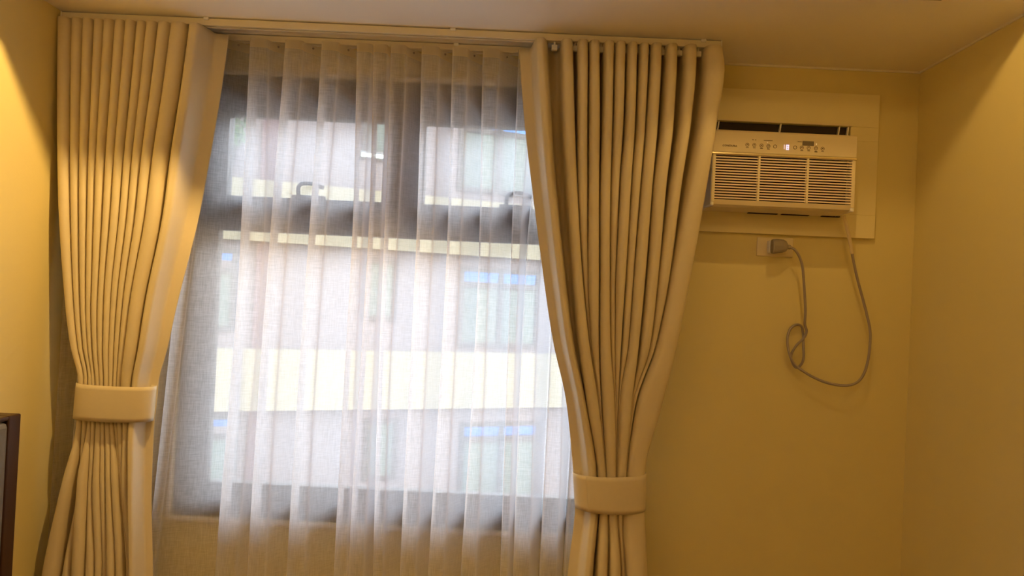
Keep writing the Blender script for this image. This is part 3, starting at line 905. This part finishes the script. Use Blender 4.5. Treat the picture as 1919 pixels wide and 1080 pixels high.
path = [(231, 180, .052), (256, 196, .052), (281, 236, .050), (296, 290, .048), (303, 370, .045), (308, 450, .042), (311, 520, .040), (308, 590, .038), (317, 628, .034), (303, 664, .030), (262, 705, .026),
        (236, 752, .022), (240, 792, .018), (262, 822, .018), (288, 806, .026), (301, 770, .034), (301, 710, .032), (299, 650, .018), (290, 603, .014), (258, 595, .018), (228, 620, .022), (215, 670, .026),
        (221, 730, .032), (240, 785, .034), (266, 818, .034), (300, 842, .034), (350, 872, .036), (410, 898, .040), (475, 914, .044), (540, 917, .046), (590, 898, .046), (625, 850, .046), (645, 780, .044),
        (655, 700, .042), (655, 620, .040), (636, 530, .040), (612, 440, .042), (588, 350, .046), (570, 270, .050), (560, 214, .053)]
obj('cord', tube(spline([cpt(*p) for p in path], 7), 0.0042, 10), 'cord_grey', cord, smooth=True)
path2 = [(560, 216, .053), (552, 170, .056), (540, 110, .060), (528, 60, .062), (520, 32, .062), (515, 12, .060)]
obj('cord_sleeve', tube(spline([cpt(*p) for p in path2], 6), 0.0056, 10), 'cord_cream', cord, smooth=True)

# ------------------------------------------------------------------ headboard against the left wall
ht = at(40, 775, 1.90)
hx = XL + 0.085                                     # room-side face of the frame
far = at_x(40.5, 775, hx); nr = at_x(12, 786, hx)
zt, yf, yi = far.z, far.y, nr.y
yi = yf - 0.048
hb = thing('headboard', 'dark wooden headboard frame with a grey padded panel standing against the wall', 'headboard', (hx, 1.0, 0))
y_end = 0.25
def hbox(name, y0, y1, z0, z1, x0=XL + 0.004, x1=hx, m='dark_wood', bev=0.004):
    return one_box(name, (x0, y0, z0), (x1, y1, z1), m, hb, bev)
hbox('post', yi, yf, 0, zt)
hbox('post', y_end, y_end + 0.065, 0, zt)
hbox('top_rail', y_end + 0.065, yi, zt - 0.012, zt)
hbox('bottom_rail', y_end + 0.065, yi, 0.25, 0.33)
bm = bmesh.new()
box(bm, (XL + 0.02, y_end + 0.066, 0.331), (hx + 0.004, yi - 0.001, zt - 0.013))
obj('padded_panel', bm, 'grey_pad', hb, bevel=0.016)

# ------------------------------------------------------------------ outside: the block across the yard
pA = at(480, 453, 13.2); pB = at(1000, 487, 15.2)
dirf = Vector((pB.x - pA.x, pB.y - pA.y, 0)).normalized()
nrm = Vector((dirf.y, -dirf.x, 0))                  # towards us
if nrm.y > 0: nrm = -nrm
bd = thing('apartment_building', 'pinkish apartment block with cream ledges seen through the sheer curtain', 'building', (pA.x, pA.y, -3.5))
def fac(px, py, out=0.0):
    """(s, z) on the facade pushed out towards us"""
    d = ray(px, py); n0 = pA + nrm * out
    t = (n0 - CAM).dot(nrm) / d.dot(nrm)
    p = CAM + d * t
    return (p - pA).dot(dirf), p.z
def fbox(name, s0, s1, z0, z1, o0, o1, m, parent=bd, tilt=0.0):
    bm = bmesh.new()
    v = box(bm, (s0, o0, z0), (s1, o1, z1))
    if tilt:
        bmesh.ops.rotate(bm, verts=bm.verts[:], cent=((s0 + s1) / 2, (o0 + o1) / 2, z1), matrix=Matrix.Rotation(tilt, 3, 'X'))
    for w in bm.verts:
        c = w.co.copy(); w.co = pA + dirf * c.x + nrm * c.y; w.co.z = c.z
    bmesh.ops.recalc_face_normals(bm, faces=bm.faces[:])
    return obj(name, bm, m, parent)
zb_ = [fac(480, 453)[1]]                            # underside of the first ledge
FH = fac(480, 453)[1] - fac(480, 767)[1]
bandh = fac(480, 653)[1] - fac(480, 767)[1]
S0, S1 = -9.0, 16.0
fbox('facade_wall', S0, S1, -3.5, 5.5, -6.0, 0.0, 'render_pink')
zl = zb_[0]
for k in range(-2, 3):
    z = zl - k * FH
    if z > -3.4 and z < 4.4:
        fbox('ledge_band', S0, S1, z, z + bandh, 0.0, 0.22, 'render_cream')
# maroon strip and downpipe
s, _ = fac(476, 560); s2, _ = fac(506, 560)
for k in range(-1, 3):
    z = zl - (k + 1) * FH + bandh
    fbox('pier', s, s2, z + 0.004, z + FH - bandh - 0.004, 0.0, 0.06, 'render_maroon')
s, _ = fac(456, 520, 0.3)
bm = bmesh.new()
cP = pA + dirf * s + nrm * 0.30
obj('downpipe', tube([(cP.x, cP.y, -3.4), (cP.x, cP.y, 2), (cP.x, cP.y, 5.4)], 0.055, 8), 'pipe_grey', bd, smooth=True)
def fwindow(px0, px1, py0, py1, awn=None, mull=(), low='glass_green', awn_m='glass_sky', open_=0.0, pyref=None):
    s0, z1 = fac(px0, py0); s1, _ = fac(px1, py0 + (px1 - px0) * 0.04); _, z0 = fac(px0, py1)
    fw = 0.09
    bm = bmesh.new()
    rects = [(s0, s1, z1 - fw, z1), (s0, s1, z0, z0 + fw), (s0, s0 + fw, z0 + fw, z1 - fw), (s1 - fw, s1, z0 + fw, z1 - fw)]
    if awn:
        za = fac(px0, awn)[1]; rects.append((s0 + fw, s1 - fw, za - 0.05, za + 0.05))
    for q in mull:
        sm = fac(q, (py0 + py1) / 2)[0]; rects.append((sm - 0.05, sm + 0.05, z0 + fw, z1 - fw))
    for q in rects: box(bm, (q[0], 0.0, q[2]), (q[1], 0.05, q[3]))
    for w in bm.verts:
        c = w.co.copy(); w.co = pA + dirf * c.x + nrm * c.y; w.co.z = c.z
    bmesh.ops.recalc_face_normals(bm, faces=bm.faces[:])
    f = obj('window', bm, 'far_frame', bd)
    if awn:
        p = fbox('pane', s0 + fw, s1 - fw, z0 + fw, za - 0.05, 0.005, 0.02, low, None); p.parent = f
        p = fbox('pane', s0 + fw, s1 - fw, za + 0.05, z1 - fw, 0.020, 0.035, awn_m, None, tilt=open_); p.parent = f
    else:
        p = fbox('pane', s0 + fw, s1 - fw, z0 + fw, z1 - fw, 0.005, 0.02, low, None); p.parent = f
for dy in (-314, 0, 314):
    fwindow(384, 446, 463 + dy, 620 + dy, awn=505 + dy, open_=R(-16), mull=())
    fwindow(862, 1012, 500 + dy * 0.93, 650 + dy * 0.93, awn=533 + dy * 0.93, open_=R(-10), mull=(936,))
    fwindow(682, 746, 484 + dy * 0.96, 600 + dy * 0.96, awn=None)
# glint in the glass, imitated by a glowing tube on the far wall
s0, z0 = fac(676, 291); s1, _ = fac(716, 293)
bt = fbox('glint_backing', s0 - 0.04, s1 + 0.04, z0 + 0.03, z0 + 0.08, 0.03, 0.10, 'pipe_grey')
q = fbox('glint_tube', s0, s1, z0 - 0.03, z0 + 0.03, 0.06, 0.12, 'glint_glow', None); q.parent = bt
struct(one_box('ground', (-25, YW + 0.5, -3.6), (25, 40, -3.5), 'soil'))
# our own storeys below and above, so the yard and sky read right from the window
# tree close to the block, its crown reaching into the upper left pane
tb = at(372, 700, 10.2)
tr = thing('tree', 'leafy green tree between the window and the apartment block', 'tree', (tb.x, 10.2, -3.5))
crown = at(440, 262, 10.2)
trunk = spline([(tb.x, 10.2, -3.5), (tb.x - 0.05, 10.2, -1), (tb.x - 0.02, 10.2, 1.5), (crown.x - 0.45, 10.2, crown.z + 0.3)], 6)
obj('trunk', tube(trunk, [0.16 - 0.004 * i for i in range(len(trunk))], 8), 'bark', tr, smooth=True)
V, Fc = [], []
rnd = random.Random(3)
for i in range(2600):
    while True:
        p = Vector((rnd.uniform(-1, 1), rnd.uniform(-1, 1), rnd.uniform(-1, 1)))
        if 0.35 < p.length < 1: break
    q = Vector((crown.x - 0.55, 10.2, crown.z + 0.55)) + Vector((p.x * 0.78, p.y * 0.7, p.z * 0.95))
    a = Vector((rnd.uniform(-1, 1), rnd.uniform(-1, 1), rnd.uniform(-1, 1))).normalized(); b = a.cross(Vector((rnd.uniform(-1, 1), rnd.uniform(-1, 1), rnd.uniform(-1, 1)))).normalized()
    L = rnd.uniform(0.04, 0.075); n = len(V)
    V += [tuple(q - a * L), tuple(q + b * L * 0.4), tuple(q + a * L), tuple(q - b * L * 0.4)]
    Fc.append((n, n + 1, n + 2, n + 3))
fo = obj('foliage', (V, [], Fc), 'leaf', tr)
fo['kind'] = 'stuff'
